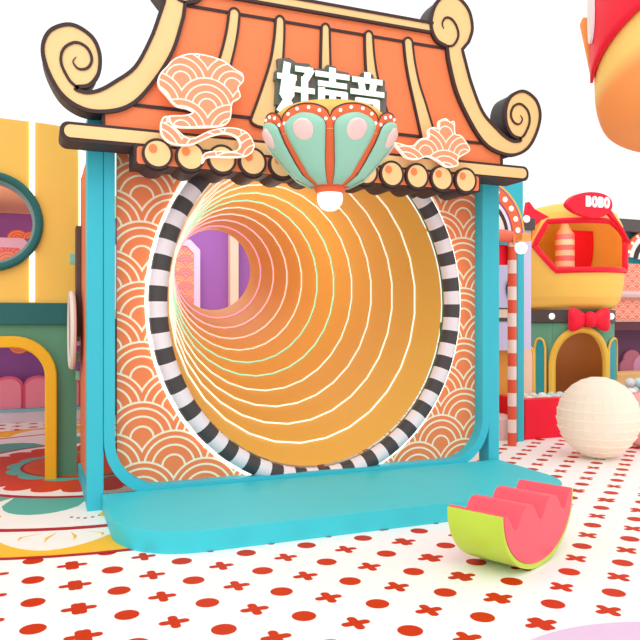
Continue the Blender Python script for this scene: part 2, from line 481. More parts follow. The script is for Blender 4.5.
# hip with its two scrolls: left edge, lower scroll, right edge, upper scroll
low = [(447, 60), (454.5, 91), (467, 119), (481, 141.5), (495, 152), (512, 155.6), (526, 148.6), (534.7, 133), (538.3, 116), (534.7, 102), (526, 93.7), (517.8, 92.3), (508.5, 98), (504.2, 109), (504.2, 122), (507, 130.5), (511.5, 136.5), (518, 139)]
up = [(519, 141.5), (512, 142), (504, 138), (495, 129.5), (481, 113), (470, 85.5), (463.5, 62), (460.6, 50.6)]
top = [(467, 43), (470.6, 30), (468, 14), (461, 3), (452, -3), (443, -3), (434, 6), (429.7, 20), (430.6, 32), (436, 42), (445.6, 47.5)]
low, up, top = [[A(*q) for q in s] for s in (low, up, top)]
hipc = catmull(low, 5)+catmull(up, 5)+catmull(top, 5)
spiral_low = catmull([A(*q) for q in [(517, 140), (520, 138), (523.4, 134), (527.6, 123), (526, 112), (519, 105), (512, 107), (509, 115), (511.5, 122.5), (517, 125), (520.5, 120.5), (518.5, 116)]], 5)
spiral_top = catmull([A(*q) for q in [(445.6, 47.5), (452, 46), (456.5, 37.5), (455, 28), (450, 20.5), (444, 19), (440.6, 24.4), (442, 30)]], 5)
for s in (0, 1):
    f = mir if s else (lambda p: p)
    hp = plate('hip_scroll', f(hipc), RYF-.025, RYF, CREAM, roof)
    plate('dark_core', f(hipc), RYF, RYB, DARKG, hp)
    bm = bmesh.new(); ribbon_bm(bm, f(hipc), .028, RYF-.034, RYF+.01, closed=True); ribbon_bm(bm, f(spiral_low), .020, RYF-.034, RYF-.02, taper=True); ribbon_bm(bm, f(spiral_top), .020, RYF-.034, RYF-.02, taper=True)
    mk('outline', bm, DARK, hp)
# tile panel body (peach)
zr = lambda py, px: A(px, py)[1]
z_top = A(429, 25)[1]+.02; z_c1 = A(429, 33)[1]; z_r2 = A(429, 46)[1]; z_bot = A(400, 134.5)[1]; z_low = A(440, 157)[1]
leftedge = catmull([low[k] for k in range(0, 6)], 5)
body = [(MX, z_top), (A(436, 30)[0], z_top), (A(447, 50)[0]+.03, z_r2)]+[(x+.03, z) for x, z in leftedge if z > z_bot]
xe = A(501.5, 160)[0]; body += [(xe, z_bot+.0), (xe, z_low-.04), (MX, z_low-.04)]
full = body[1:-1]+list(reversed(mir(body[1:-1])))
plate('tile_panel', full, RYF+.002, RYB, PEACH, roof, side=DARKG)
x_r = A(432, 30)[0]
box('ridge', 2*MX-x_r, x_r, RYF-.02, RYF+.004, z_c1, z_top-.018, CREAM, roof)
bm = bmesh.new()
ribbon_bm(bm, [(2*MX-x_r, z_top-.008), (x_r, z_top-.008)], .024, RYF-.03, RYF)
ribbon_bm(bm, [(2*MX-x_r, z_c1), (x_r, z_c1)], .022, RYF-.03, RYF)
xr2 = A(444, 47)[0]; ribbon_bm(bm, [(2*MX-xr2, z_r2), (xr2, z_r2)], .024, RYF-.008, RYF+.002)
xb = A(486, 146)[0]; ribbon_bm(bm, [(2*MX-xb, z_bot), (xb, z_bot)], .026, RYF-.008, RYF+.002)
for s in (0, 1):
    x = xe if not s else 2*MX-xe; ribbon_bm(bm, [(x, z_low-.03), (x, z_bot-.06)], .024, RYF-.008, RYF+.002)
mk('panel_lines', bm, DARK, roof)
# ribs
ribA_l = [(403, 43), (404.6, 60), (408, 80), (413.5, 105), (421, 137)]; ribA_r = [(411.5, 43), (413.7, 62), (418.3, 84), (425.3, 106), (435.5, 131)]
ribB_l = [(275, 21), (273.5, 40), (269.7, 62), (261, 90), (250, 119)]; ribB_r = [(283.6, 21), (283.4, 40), (281.8, 66), (278.5, 93), (273, 118)]
def rib(L, R_, flip):
    L = [A(*q) for q in L]; R_ = [A(*q) for q in R_]
    L[0] = (L[0][0], z_r2-.01); R_[0] = (R_[0][0], z_r2-.01); L[-1] = (L[-1][0], z_bot-.02); R_[-1] = (R_[-1][0], z_bot-.02)
    L = catmull(L, 4); R_ = catmull(R_, 4)
    w = (R_[0][0]-L[0][0])/2; cxx = (R_[0][0]+L[0][0])/2
    cap = [(cxx+w*cos(a), R_[0][1]+.045*sin(a)) for a in [pi*k/8 for k in range(1, 8)]]
    wb = (R_[-1][0]-L[-1][0])/2; cb = (R_[-1][0]+L[-1][0])/2
    capb = [(cb-wb*cos(a), L[-1][1]-.05*sin(a)) for a in [pi*k/8 for k in range(1, 8)]]
    poly = L[::-1][:0]+R_[::-1]+cap+L+capb
    if flip: poly = mir(poly)
    rb = plate('rib', poly, RYF-.018, RYF+.003, CREAM, roof)
    bm = bmesh.new(); ribbon_bm(bm, poly, .018, RYF-.024, RYF, closed=True); mk('outline', bm, DARK, rb)
for fl in (0, 1): rib(ribA_l, ribA_r, fl); rib(ribB_l, ribB_r, fl)
xc0, xc1 = MX-.036, MX+.036
def ribc():
    poly = [(MX+.075, z_bot-.02), (MX+.05, 3.4), (xc1, z_r2-.01)]+[(MX+.036*cos(pi*k/8), z_r2-.01+.045*sin(pi*k/8)) for k in range(1, 8)]+[(xc0, z_r2-.01), (MX-.05, 3.4), (MX-.075, z_bot-.02)]
    rb = plate('rib', poly, RYF-.018, RYF+.003, CREAM, roof)
    bm = bmesh.new(); ribbon_bm(bm, poly, .018, RYF-.024, RYF, closed=True); mk('outline', bm, DARK, rb)
ribc()
# eave beam
eb = plate('eave_beam', rrect(.180, 4.355, 2.812, 2.952, .06), RYF-.06, RYB, DARK, roof)
plate('beam_face', rrect(.210, 4.325, 2.837, 2.929, .045), RYF-.068, RYF-.058, CREAM, eb)
# rafter strip and ends
sc_pts = [(.705, 2.83), (.705, 2.675)]
n12 = [2.247+.2495*(k-5.5) for k in range(12)]
cz_ = 2.760
for x in n12:
    sc_pts += [(x+.125*cos(a), cz_-.005+.125*sin(a)) for a in [pi*1.22+pi*.56*k/8 for k in range(9)]]
sc_pts += [(3.80, 2.675), (3.80, 2.83)]
rs = plate('rafter_strip', sc_pts, RYF-.075, RYB, DARK, roof)
plate('strip_face', rrect(.725, 3.78, 2.68, 2.812, .025), RYF-.082, RYF-.073, PEACH, rs)
for x in n12:
    ro = plate('rafter_end', ell(x, cz_, .100, .100, 32), RYF-.115, RYF-.07, CREAM, roof)
    bm = bmesh.new(); ribbon_bm(bm, ell(x, cz_, .106, .106, 32), .019, RYF-.117, RYF-.07, closed=True); mk('outline', bm, DARK, ro)
    plate('orange_spot', ell(x-.035, cz_+.035, .032, .034, 20), RYF-.119, RYF-.113, ORSPOT, ro)

# ------------------------------------------------------------------ wave cloud ornaments
CY = 5.40
CLD = scale_mat('peach_cloud_waves', (255, 158, 120), (255, 240, 222), R=.235, dx=.40, dz=.185, ox=.06, oz=.10, lw=.012, radii=(1, .76, .52, .3), emit=.08)
EDGE = mat('warm_white_cloud_edge', (255, 244, 226), .4, emit=.4)
def cloud(name, polys, lab, pos):
    t = thing(name, lab, 'ornament', pos)
    for pl in polys:
        w = catmull([at(x, y, CY) for x, y in pl], 4, closed=True)
        o = plate('cloud_face', w, CY, CY+.035, CLD, t)
        bm = bmesh.new(); ribbon_bm(bm, w, .009, CY-.004, CY+.035, closed=True); mk('glowing_edge', bm, EDGE, o)
def bracket(name, px, py):
    x, z = at(px, py, CY+.05)
    o = [q for q in COL.objects if q.name.startswith('cloud_ornament')][-1]
    box('bracket', x-.02, x+.02, CY+.036, 5.558, z-.02, z+.02, DARKG, o)
cloudL1 = [(160, 75), (167, 67), (175, 59), (190, 54), (206, 55.6), (223, 61), (234, 69), (242, 74), (243, 81), (238, 87.5), (240, 97), (232, 103), (230, 118), (223, 125), (200, 127), (176, 126), (167, 117), (186, 115.5), (193.7, 112), (187.5, 108), (176, 105), (167, 95), (159, 85)]
cloudL2 = [(162, 120), (168, 117), (174, 127), (190, 139), (209, 131.5), (225, 128), (238, 129), (248, 134), (254, 146), (248, 155), (234, 157), (208, 157), (203, 163), (204, 154.5), (214, 151.5), (234, 151.5), (240.6, 146), (237, 137), (225, 133), (209, 136.5), (190.6, 144.5), (172, 143), (162, 134)]
cloudR = [(395, 143), (407.5, 146), (415, 145), (421, 139), (429, 137.5), (429, 130), (434, 127.5), (439, 129), (440, 121), (446, 119), (450, 122.5), (454, 122), (455, 134), (461, 136), (467.5, 145), (469, 151), (458, 158), (457.5, 165), (447.5, 166.5), (437.5, 160), (427.5, 156), (417.5, 159), (407.5, 157.5), (401, 151)]
cloud('cloud_ornament', [cloudL1, cloudL2], 'larger peach wave-pattern cloud with trailing swirl on the left of the pagoda roof', (at(200, 120, CY)[0], CY, at(200, 120, CY)[1]))
bracket('', 200, 90)
cloud('cloud_ornament', [cloudR], 'smaller peach wave-pattern cloud on the right of the pagoda roof', (at(440, 145, CY)[0], CY, at(440, 145, CY)[1]))
bracket('', 445, 135)

# ------------------------------------------------------------------ sign with three characters
SY = 5.48
sign = thing('roof_sign', 'white three-character sign with dark grey backing on the pagoda roof', 'sign', (2.33, SY, 3.3))
def text_mesh(s, size, offs, ext, loc, sx=1.0, shear=0):
    cu = bpy.data.curves.new('t', 'FONT'); cu.body = s; cu.size = size; cu.offset = offs; cu.extrude = ext; cu.align_x = 'CENTER'
    cu.resolution_u = 3
    ob = bpy.data.objects.new('t', cu); COL.objects.link(ob)
    bpy.context.view_layer.update()
    dg = bpy.context.evaluated_depsgraph_get()
    me = bpy.data.meshes.new_from_object(ob.evaluated_get(dg))
    bpy.data.objects.remove(ob); bpy.data.curves.remove(cu)
    for v in me.vertices:
        x, y, z = v.co; v.co = (loc[0]+x*sx, loc[1]-z, loc[2]+y)
    me.update()
    return me
def text_obj(name, s, size, offs, ext, loc, mats, parent, sx=1.0, side=None):
    me = text_mesh(s, size, offs, ext, loc, sx)
    off = Vector((0, 0, 0)); p = parent
    while p is not None: off += p.location; p = p.parent
    for v in me.vertices: v.co -= off
    me.materials.clear(); me.materials.append(mats)
    if side:
        me.materials.append(side)
        for pl in me.polygons: pl.material_index = 0 if abs(pl.normal.y) > .7 else 1
    o = bpy.data.objects.new(name, me); link(o, parent)
    return o
LG = mat('letter_green_side', (84, 165, 120)); LW = mat('letter_white', (255, 255, 255), .4, emit=.25)
GL = {0: [[(.24, 1), (.12, .36), (.43, .0)], [(.40, .74), (.34, .36), (.04, .0)], [(0, .72), (.46, .72)], [(.54, .92), (.96, .92), (.78, .70)], [(.77, .72), (.77, .05), (.60, .05)], [(.50, .48), (1.02, .48)]],
      1: [[(.5, 1.02), (.5, .7)], [(.02, .88), (.98, .88)], [(.10, .68), (.90, .68)], [(.15, .50), (.88, .50), (.88, .26)], [(.15, .55), (.15, .28), (.04, -.02)], [(.15, .26), (.93, .26)], [(.5, .50), (.5, .28)]],
      2: [[(.5, 1.03), (.5, .88)], [(.06, .87), (.94, .87)], [(.29, .84), (.34, .64)], [(.71, .84), (.66, .64)], [(0, .60), (1, .60)], [(.2, .42), (.8, .42), (.8, .0), (.2, .0), (.2, .42)], [(.2, .21), (.8, .21)]]}
for gi, gx in ((0, 1.995), (1, 2.322), (2, 2.645)):
    bm = bmesh.new(); W_, H_ = .285, .385
    for si, st in enumerate(GL[gi]):
        q = []
        for (p0, p1) in zip(st, st[1:]):
            a_ = Vector(p0); b_ = Vector(p1)
            P0 = Vector((gx-W_/2+a_.x*W_, 3.205+a_.y*H_)); P1 = Vector((gx-W_/2+b_.x*W_, 3.205+b_.y*H_))
            d_ = (P1-P0).normalized(); nn = Vector((-d_.y, d_.x))
            w_ = .0235 if abs(d_.x) > .8 else .031
            P0 -= d_*(.018 if si else .012); P1 += d_*.018
            ys = SY-.014-.0006*si
            plate_bm(bm, [tuple(P0+nn*w_), tuple(P0-nn*w_), tuple(P1-nn*w_), tuple(P1+nn*w_)], (), ys, SY+.018, side_mi=1)
    mk('character', bm, [LW, LG], sign)
bk = [(278, 58), (290, 57), (297, 62), (310, 63), (313, 68), (326, 68), (328, 64), (337, 66), (338, 70), (349, 72), (352, 76), (362, 76), (363, 72), (374, 74), (375, 78), (386, 80), (386, 90), (388, 91), (387, 112), (276, 104), (277, 80), (275, 79), (276, 70), (279, 68)]
plate('backing_board', [at(x, y, SY) for x, y in bk], SY+.018, SY+.06, mat('sign_backing_grey', (112, 108, 104)), sign)

# ------------------------------------------------------------------ petal bowl lamp
LX, LY = 2.06, 4.90
zb, zt = 2.485, 3.0
lamp = thing('petal_bowl_lamp', 'mint petal bowl lamp with orange scalloped rim and a white globe, centred over the tunnel', 'lamp', (LX, LY, zb))
prof = [(.10, 0), (.13, .015), (.25, .075), (.345, .18), (.435, .285), (.48, .36), (.495, .44), (.495, .54)]
def rad(z):
    for (r0, a), (r1, b) in zip(prof, prof[1:]):
        if z <= b: return r0+(r1-r0)*max(0, (z-a))/(b-a)
    return prof[-1][0]
TH0 = -atan2(LX, LY)
def bowl_pt(th, z, off=0):     # th = 0 faces the visitors coming from the left
    r = (rad(z)+off)*.96; return (LX+r*sin(th+TH0), LY-r*cos(th+TH0), zb+z)
OR = mat('lamp_orange', (240, 112, 66)); MINT = mat('lamp_mint', (160, 218, 194), .45); BROWN = mat('lamp_outline_brown', (92, 60, 58)); PKD = mat('lamp_pink_disc', (250, 216, 212)); YD = mat('lamp_yellow_inside', (240, 196, 96))
# scalloped shell
bm = bmesh.new(); M = 192; K = 14; g = []
for i in range(M+1):
    th = -pi+2*pi*i/M; ph = ((th+pi)/(pi/4)) % 1.0
    ztop = .40+.10*sqrt(max(0, 1-(2*ph-1)**2))
    g.append([bm.verts.new(bowl_pt(th, ztop*k/K)) for k in range(K+1)])
for i in range(M):
    for k in range(K): bm.faces.new((g[i][k], g[i+1][k], g[i+1][k+1], g[i][k+1]))
o = mk('bowl', bm, OR, lamp, smooth=True); s_ = o.modifiers.new('s', 'SOLIDIFY'); s_.thickness = .02; s_.offset = 0
tube('rim_line', [bowl_pt(-pi+2*pi*i/M, .40+.10*sqrt(max(0, 1-(2*((i*8/M) % 1.0)-1)**2)), .008) for i in range(M)], .006, BROWN, lamp, n=5, closed=True)
for q in range(8):
    thc = -pi+pi/4*(q+.5)
    out = []
    # petal outline in (s, z): narrow at base, round head
    for z, w in ((.012, .50), (.07, .54), (.14, .58), (.21, .63), (.27, .66), (.32, .68), (.35, .685)): out.append((z, w))
    head = [(.35+.075*sin(a), .685*cos(a)) for a in [pi/2*k/6 for k in range(1, 7)]]
    prof2 = out+head
    bm = bmesh.new(); rws = []
    for z, w in prof2:
        hw = pi/8*.90*w/.74
        rws.append([bm.verts.new(bowl_pt(thc+hw*(2*k/8-1), z, .018+.018*(1-(2*k/8-1)**2))) for k in range(9)])
    for a_, b_ in zip(rws, rws[1:]):
        for k in range(8): bm.faces.new((a_[k], a_[k+1], b_[k+1], b_[k]))
    pe = mk('petal', bm, MINT, lamp, smooth=True, angle=60)
    s_ = pe.modifiers.new('s', 'SOLIDIFY'); s_.thickness = .02; s_.offset = 0
    line = [bowl_pt(thc-pi/8*.90*w/.74, z, .02) for z, w in prof2]+[bowl_pt(thc+pi/8*.90*w/.74, z, .02) for z, w in reversed(prof2)]
    tube('petal_outline', line, .005, BROWN, pe, n=5)
    # pink disc
    bm = bmesh.new(); ctr = None
    c_ = [bm.verts.new(bowl_pt(thc+.155*cos(2*pi*k/24), .325+.07*sin(2*pi*k/24), .046)) for k in range(24)]
    c2 = [bm.verts.new(bowl_pt(thc+.125*cos(2*pi*k/24), .325+.055*sin(2*pi*k/24), .060)) for k in range(24)]
    for k in range(24): bm.faces.new((c_[k], c_[(k+1) % 24], c2[(k+1) % 24], c2[k]))
    bm.faces.new(c2); bm.faces.new(c_)
    mk('pink_disc', bm, PKD, pe, smooth=True, angle=60)
    for k in range(6):
        a = pi*(k+.5)/6
        c = bowl_pt(thc-pi/8*.88*cos(a), .375+.097*sin(a)-.012*(k in (0, 5)), .012)
        ellipsoid('bulb', c, .0125, .0125, .0125, BULB, lamp, n=10)
bm = bmesh.new()
lathe_bm(bm, [(.455, -.06), (.46, .02), (.445, .10), (.37, .17), (.22, .21), (0, .222)], (LX, LY, zb+.385), 40); mk('yellow_inside', bm, YD, lamp, smooth=True)
lathe('collar', [(.0, .03), (.10, .03), (.118, .015), (.115, -.02), (.098, -.035), (0, -.035)], (LX, LY, zb-.005), OR, lamp, n=28)
lathe('globe', [(.0, .0), (.092, .0), (.097, -.04), (.09, -.075), (.062, -.115), (.03, -.13), (0, -.132)], (LX, LY, zb-.038), mat('globe_white_glow', (255, 250, 244), .3, emit=.8), lamp, n=28)
box('wall_bracket', LX+.20, LX+.26, LY+.40, 5.555, zb+.50, zb+.56, DARKG, lamp)

# ------------------------------------------------------------------ yellow and green playhouse on the left
hs = thing('yellow_playhouse', 'yellow and green playhouse with a round window and yellow doorway left of the tunnel', 'playhouse', (-1, 7.2, 0))
HY = 7.15
outl = [(-2.8, 1.66), (.405, 1.66), (.405, 3.05)]+[(.405-.03*(k/6)**2, 3.05+.29*k/6) for k in range(1, 6)]+[(.36, 3.325), (.1, 3.345), (-.8, 3.37), (-2.8, 3.37)]
def yelmat():
    m, nt, b = newmat('yellow_wall_orange_towards_edge'); b.inputs['Roughness'].default_value = .6
    return m
plate('upper_wall', outl, HY, HY+.10, YEL, hs, holes=[ell(-.37, 2.40, .40, .40, 48)])
for x, w in ((-.008, .045), (-.78, .045), (-1.55, .045)):
    for z0, z1 in (((1.67, 2.14), (2.66, 3.352)) if x > -1 else ((1.67, 3.352),)):
        bm = bmesh.new(); ribbon_bm(bm, [(x, z0), (x, z1)], w, HY-.012, HY+.004); mk('light_strip', bm, NEON, hs)
bm = bmesh.new(); ribbon_bm(bm, [(.425, 1.68), (.425, 2.5), (.425, 3.05), (.41, 3.2), (.39, 3.33)], .032, HY-.01, HY+.06); mk('light_strip', bm, NEON, hs)
wr = tube('window_ring', [(-.37+.425*cos(2*pi*k/48), HY-.03, 2.40+.425*sin(2*pi*k/48)) for k in range(48)], .036, TEALD, hs, n=10, closed=True)
bm = bmesh.new(); lathe_bm(bm, [(.41, -.05), (.366, .0), (.366, .12)], (0, 0, 0), 48)
for v in bm.verts: v.co = Vector((v.co.x-.37, v.co.z+HY-.0, v.co.y+2.40))
mk('inner_rim', bm, mat('grey_teal_rim', (120, 148, 144)), wr, smooth=True)
box('teal_band', -2.8, .40, HY-.04, HY+.12, 1.455, 1.66, TEALD, hs, bevel=.01)
door = rrect(-1.30, .105, -.02, 1.30, (0, 0, .32, .32), 10)
outer = [(-2.8, 0), (-1.38, 0)]+[]
lw = [(-2.8, .001), (-1.35, .001)]+[p_ for p_ in reversed(rrect(-1.35, .155, .001, 1.30, (0, 0, .32, .32), 10)) if p_[1] > .01]+[(.155, .001), (.385, .001), (.385, 1.455), (-2.8, 1.455)]
plate('lower_wall', lw, HY, HY+.12, GREEN, hs)
path = [(.155, .001), (.155, .5)]+[(.155-.33+.33*cos(a), .97+.33*sin(a)) for a in [pi/2*k/10 for k in range(11)]]
path += [(-1.195-x, z) for x, z in reversed(path)]
bm = bmesh.new(); ribbon_bm(bm, path, .105, HY-.10, HY+.04); mk('doorway_frame', bm, YELD, hs, smooth=True, bevel=.012)
box('inner_jamb', .215, .34, HY+.12, HY+.75, 0, 1.45, mat('jamb_dark_green', (70, 84, 66)), hs)
# floors of the playhouse
box('upper_floor', -2.8, .38, HY+.12, 9.6, 1.50, 1.62, mat('lilac_soffit', (214, 170, 200)), hs)
box('ceiling_panel', -2.8, .38, HY+.10, 11.5, 3.10, 3.18, mat('beige_ceiling_panel', (240, 190, 140)), hs)

box('side_wall', .34, .38, HY+.12, 9.6, 1.63, 3.09, mat('peach_side_wall', (238, 186, 150)), hs)
# wall pads seen through the doorway
pad = thing('wall_pad', 'pink rounded wall pad with rose piping at the foot of the purple wall', 'pad', (-.33, 11.4, .2), 'pink pads along the purple wall')
def padshape(w, h, r): return [(-w/2, 0), (w/2, 0), (w/2, h-r)]+[(w/2*cos(a), h-r+r*sin(a)) for a in [pi*k/12 for k in range(1, 12)]]+[(-w/2, h-r)]
bm = bmesh.new(); plate_bm(bm, padshape(.34, .44, .13), (), -.09, -.02); mk('cushion', bm, PINKPAD, pad, world=False, bevel=.02)
bm = bmesh.new(); plate_bm(bm, padshape(.40, .475, .15), (), -.05, .02); mk('piping', bm, PINKEDGE, pad, world=False)
for k in (-4, -3, -2, -1, 1, 2): dup(pad, (-.33+.402*k, 11.4, .2))
o = thing('pad_plinth', 'pale grey plinth with a light blue top edge below the pink wall pads', 'plinth', (-.9, 11.4, 0))
box('body', -2.9, .95, 11.25, 11.5, 0, .155, mat('plinth_grey', (226, 216, 226)), o)
box('blue_edge', -2.9, .95, 11.24, 11.5, .156, .199, mat('plinth_blue', (140, 200, 216)), o)
# upstairs panel and shell cluster
p = thing('scale_pattern_panel', 'lilac framed panel with pink scales, seen through the round window', 'panel', (-1.1, 10.4, 1.62))
plate('scale_face', cham(-2.2, .02, 1.65, 2.47, .2), 10.40, 10.43, sc2, p)
plate('frame', cham(-2.35, .14, 1.63, 2.60, .26), 10.37, 10.41, mat('pale_lilac_frame', (236, 206, 232)), p, holes=[cham(-2.2, .02, 1.66, 2.47, .2)])
def shells(loc, lab, n=3, down=False):
    t = thing('shell_ornament', lab, 'ornament', loc)
    for k in range(n):
        x = loc[0]+(k-(n-1)/2)*.17; r = .13-.02*(k % 2)
        pts = [(x+r*cos(a), loc[2]+(-1 if down else 1)*r*.85*sin(a)) for a in [pi*q/14 for q in range(15)]]
        plate('shell', pts, loc[1]-.02*(k+1), loc[1]-.02*k, mat('shell_orange', (250, 160, 110)), t)
        bm = bmesh.new()
        for rr in (1, .66, .33): ribbon_bm(bm, [(x+r*rr*cos(a), loc[2]+(-1 if down else 1)*r*.85*rr*sin(a)) for a in [pi*q/14 for q in range(15)]], .012, loc[1]-.02*(k+1)-.004, loc[1]-.02*k-.01)
        mk('ridges', bm, mat('shell_line', (232, 108, 80)), t)
shells((-.02, 10.43, 2.602), 'cluster of orange scallop shells on top of the framed panel inside the round window', 3)
shells((-.02, 11.3, 1.118), 'cluster of orange scallop shells hanging on the purple wall beyond the yellow doorway', 3, True)
box('rail', -2.9, .95, 11.2, 11.55, 1.12, 1.2, mat('rail_lilac', (222, 176, 206)), bevel=.01)
tag(bpy.data.objects['rail'], 'lilac rail along the purple wall above the pink pads', 'rail')

# ------------------------------------------------------------------ watermelon rocker
wd = Vector((.903, .429, 0)); ld = Vector((-.429, .903, 0)); wc = Vector((2.862, 3.505, 0))
wm = thing('watermelon_rocker', 'watermelon slice rocker with lime rind and wavy pink seat on the dotted floor', 'rocker', wc[:])
Lh = .355; W2 = .482; HR = .405
def arc(w2, h, bot, n=28):
    # circular-ish bottom from (-w2,h) through (0,bot) to (w2,h)
    return [(w2*cos(pi+pi*k/n), h-(h-bot)*abs(sin(pi*k/n))**.93) for k in range(n+1)]
def prism(section, l0, l1, name, m, parent, bevel, **kw):
    bm = bmesh.new(); f0 = []; f1 = []
    for w, z in section:
        f0.append(bm.verts.new(wc+wd*w+ld*l0+Vector((0, 0, z)))); f1.append(bm.verts.new(wc+wd*w+ld*l1+Vector((0, 0, z))))
    fa = bm.faces.new(f0); fb = bm.faces.new(list(reversed(f1)))
    n_ = len(section)
    for i in range(n_): bm.faces.new((f0[i], f1[i], f1[(i+1) % n_], f0[(i+1) % n_]))
    fa.normal_update(); fb.normal_update()
    bmesh.ops.triangulate(bm, faces=[fa, fb], ngon_method='EAR_CLIP')
    return mk(name, bm, m, parent, smooth=True, bevel=bevel, seg=2, angle=38, **kw)
outer = arc(W2, HR-.012, .003); inner = arc(W2-.022, HR-.012, .035)
prism(outer+list(reversed(inner)), 0, Lh, 'rind', mat('lime_rind', (192, 222, 70), .35, noise=.1), wm, .006)
tops = []
NT = 96
for k in range(NT+1):
    w = (W2-.024)*(1-2*k/NT); t = (w/(W2-.0)+1)/2*3       # 0..3 : three valleys
    v = (.5-.5*cos(2*pi*t))**1.7                       # 1 in the valley
    tops.append((w, HR-.115*v))
prism([(a, b) for a, b in arc(W2-.024, HR-.012, .037)]+tops[1:-1], -.004, Lh+.004, 'seat', mat('watermelon_pink', (253, 92, 108), .35, noise=.06), wm, .006)

# ------------------------------------------------------------------ paper lantern and pink ball
def lantern(c, r, m, label, bands=14, seg=26):
    prof = []
    for k in range(bands+1):
        a = -pi/2+pi*k/bands; rr = r*cos(a); z = r*sin(a)
        if k in (0, bands): prof.append((0 if k == 0 else 0, z)); continue
        prof.append((rr*1.0, z-.002)); prof.append((rr*.972, z+.004))
    o = lathe('paper_lantern', prof, c, m, None, n=seg, smooth=False)
    return tag(o, label, 'lantern')
lantern((5.70, 6.03, .442), .44, mat('lantern_cream_paper', (250, 234, 214), .7, emit=.06), 'big cream banded paper lantern ball standing on the floor before the red ball pit wall')
o = ellipsoid('pink_ball', (6.70, 6.30, .33), .33, .33, .33, mat('pale_pink_vinyl', (252, 178, 170), .5), None, 32); tag(o, 'pale pink play ball partly hidden behind the cream lantern at the right edge', 'ball')

# ------------------------------------------------------------------ ball pit
pit = thing('ball_pit', 'bright red low wall of the ball pit right of the tunnel', 'ball pit', (7.4, 7.3, 0))
box('front_wall', 5.70, 9.6, 7.27, 7.42, 0, .505, RED, pit, bevel=.01)
box('end_wall', 5.70, 5.84, 7.425, 7.9, 0, .505, RED, pit, bevel=.01)
box('pit_filling', 5.85, 9.6, 7.43, 7.9,   .0, .37, mat('pit_base_grey', (206, 214, 214)), pit)
bmats = [mat('ball_white', (240, 240, 238), .35), mat('ball_pale_teal', (190, 220, 216), .35), mat('ball_clear_grey', (214, 216, 220), .3)]
protos = []
bn = ['white', 'pale teal', 'light grey']
for q in range(3):
    bm = bmesh.new(); bmesh.ops.create_uvsphere(bm, u_segments=14, v_segments=9, radius=.07)
    o = mk('plastic_ball', bm, bmats[q], smooth=True, angle=80); protos.append(o)
    tag(o, '%s plastic ball lying in the red ball pit' % bn[q], 'ball', '%s balls in the ball pit' % bn[q])
cnt = 0; used = [0, 0, 0]
for ix in range(24):
    for iy in range(3):
        x = 5.95+.151*ix+.05*(iy % 2); y = 7.51+.147*iy
        hmx = .51+(.0 if x < 7.4 else .12*min(1, (x-7.4)/1.0))
        for lay in range(1 if x < 7.5 else 2 if x < 7.75 else 3):
            z = .45+.124*lay+(0 if x < 7.5 else -.085)
            if lay and (ix+iy) % 4 == 0: continue
            if lay == 2 and iy != 1: continue
            q = random.choice([0, 0, 1, 2])
            if used[q] == 0: o = protos[q]
            else: o = protos[q].copy(); COL.objects.link(o)
            used[q] += 1
            o.location = (x+.0755*(lay % 2), y+.0, z)

# ------------------------------------------------------------------ BOBO pod playhouse
PX, PY = 7.85, 8.98
pod = thing('pod_playhouse', 'yellow pod playhouse with red hexagonal window on a green base behind the ball pit', 'playhouse', (PX, PY, 0))
BR = .70
# round base with an arched doorway facing the camera
fa = atan2(-PY, -PX)            # direction towards the viewer
def cylp(a, z, r): return (PX+r*cos(a), PY+r*sin(a), z)
def cyl_from_px(px, py, r):
    u = (px-320)/F; dx = sin(YAW)+u*cos(YAW); dy = cos(YAW)-u*sin(YAW); dz = -(py-320)/F
    a_ = dx*dx+dy*dy; b_ = -2*(dx*PX+dy*PY); c_ = PX*PX+PY*PY-r*r
    disc = b_*b_-4*a_*c_
    if disc < 0: t = -b_/(2*a_)
    else: t = (-b_-sqrt(disc))/(2*a_)
    x, y, z = dx*t, dy*t, H+dz*t
    return atan2(y-PY, x-PX), z
a_l, _ = cyl_from_px(552, 380, BR); a_r, _ = cyl_from_px(606, 380, BR)
if a_r < a_l: a_r += 2*pi
ac = (a_l+a_r)/2; hw = (a_r-a_l)/2
zs = .80; za = 1.36
n_a = 96
bm = bmesh.new()
def arch_top(a):
    d = (a-ac+pi) % (2*pi)-pi
    if abs(d) >= hw: return None
    return zs+(za-zs)*sqrt(max(0, 1-(d/hw)**2))
angs = sorted(set([ac-hw+2*hw*k/28 for k in range(29)]+[ac+hw+(2*pi-2*hw)*k/60 for k in range(61)]))
pr = None; gridv = []
for a in angs:
    t = arch_top(a); z0 = 0 if t is None or t <= zs+1e-4 else t
    gridv.append([bm.verts.new(cylp(a, z, BR)) for z in (z0, (z0+1.46)/2, 1.46)])
    gridv[-1].append(z0)
for A_, B_ in zip(gridv, gridv[1:]):
    for k in range(2): bm.faces.new((A_[k], B_[k], B_[k+1], A_[k+1]))
o = mk('round_wall', bm, GREEN, pod, smooth=True, angle=50); s_ = o.modifiers.new('s', 'SOLIDIFY'); s_.thickness = .05; s_.offset = -1
pts = [cylp(ac-hw, .0, BR+.0), cylp(ac-hw, .4, BR)]+[cylp(ac-hw*cos(pi*k/24), zs+(za-zs)*sin(pi*k/24), BR+.0) for k in range(25)]+[cylp(ac+hw, .4, BR), cylp(ac+hw, 0, BR)]
tube('arch_frame', pts, .052, mat('arch_yellow', (240, 192, 74)), pod, n=8)
bm = bmesh.new(); box_bm(bm, PX-.2, PX+.1, PY+.05, PY+.09, 0, 1.46)
bm.clear(); lathe_bm(bm, [(BR-.10, .02), (BR-.10, 1.4)], (PX, PY, 0), 40, fa+pi-1.6, fa+pi+1.6)
mk('inner_wall', bm, mat('brown_inner_wall', (190, 112, 50)), pod, smooth=True)
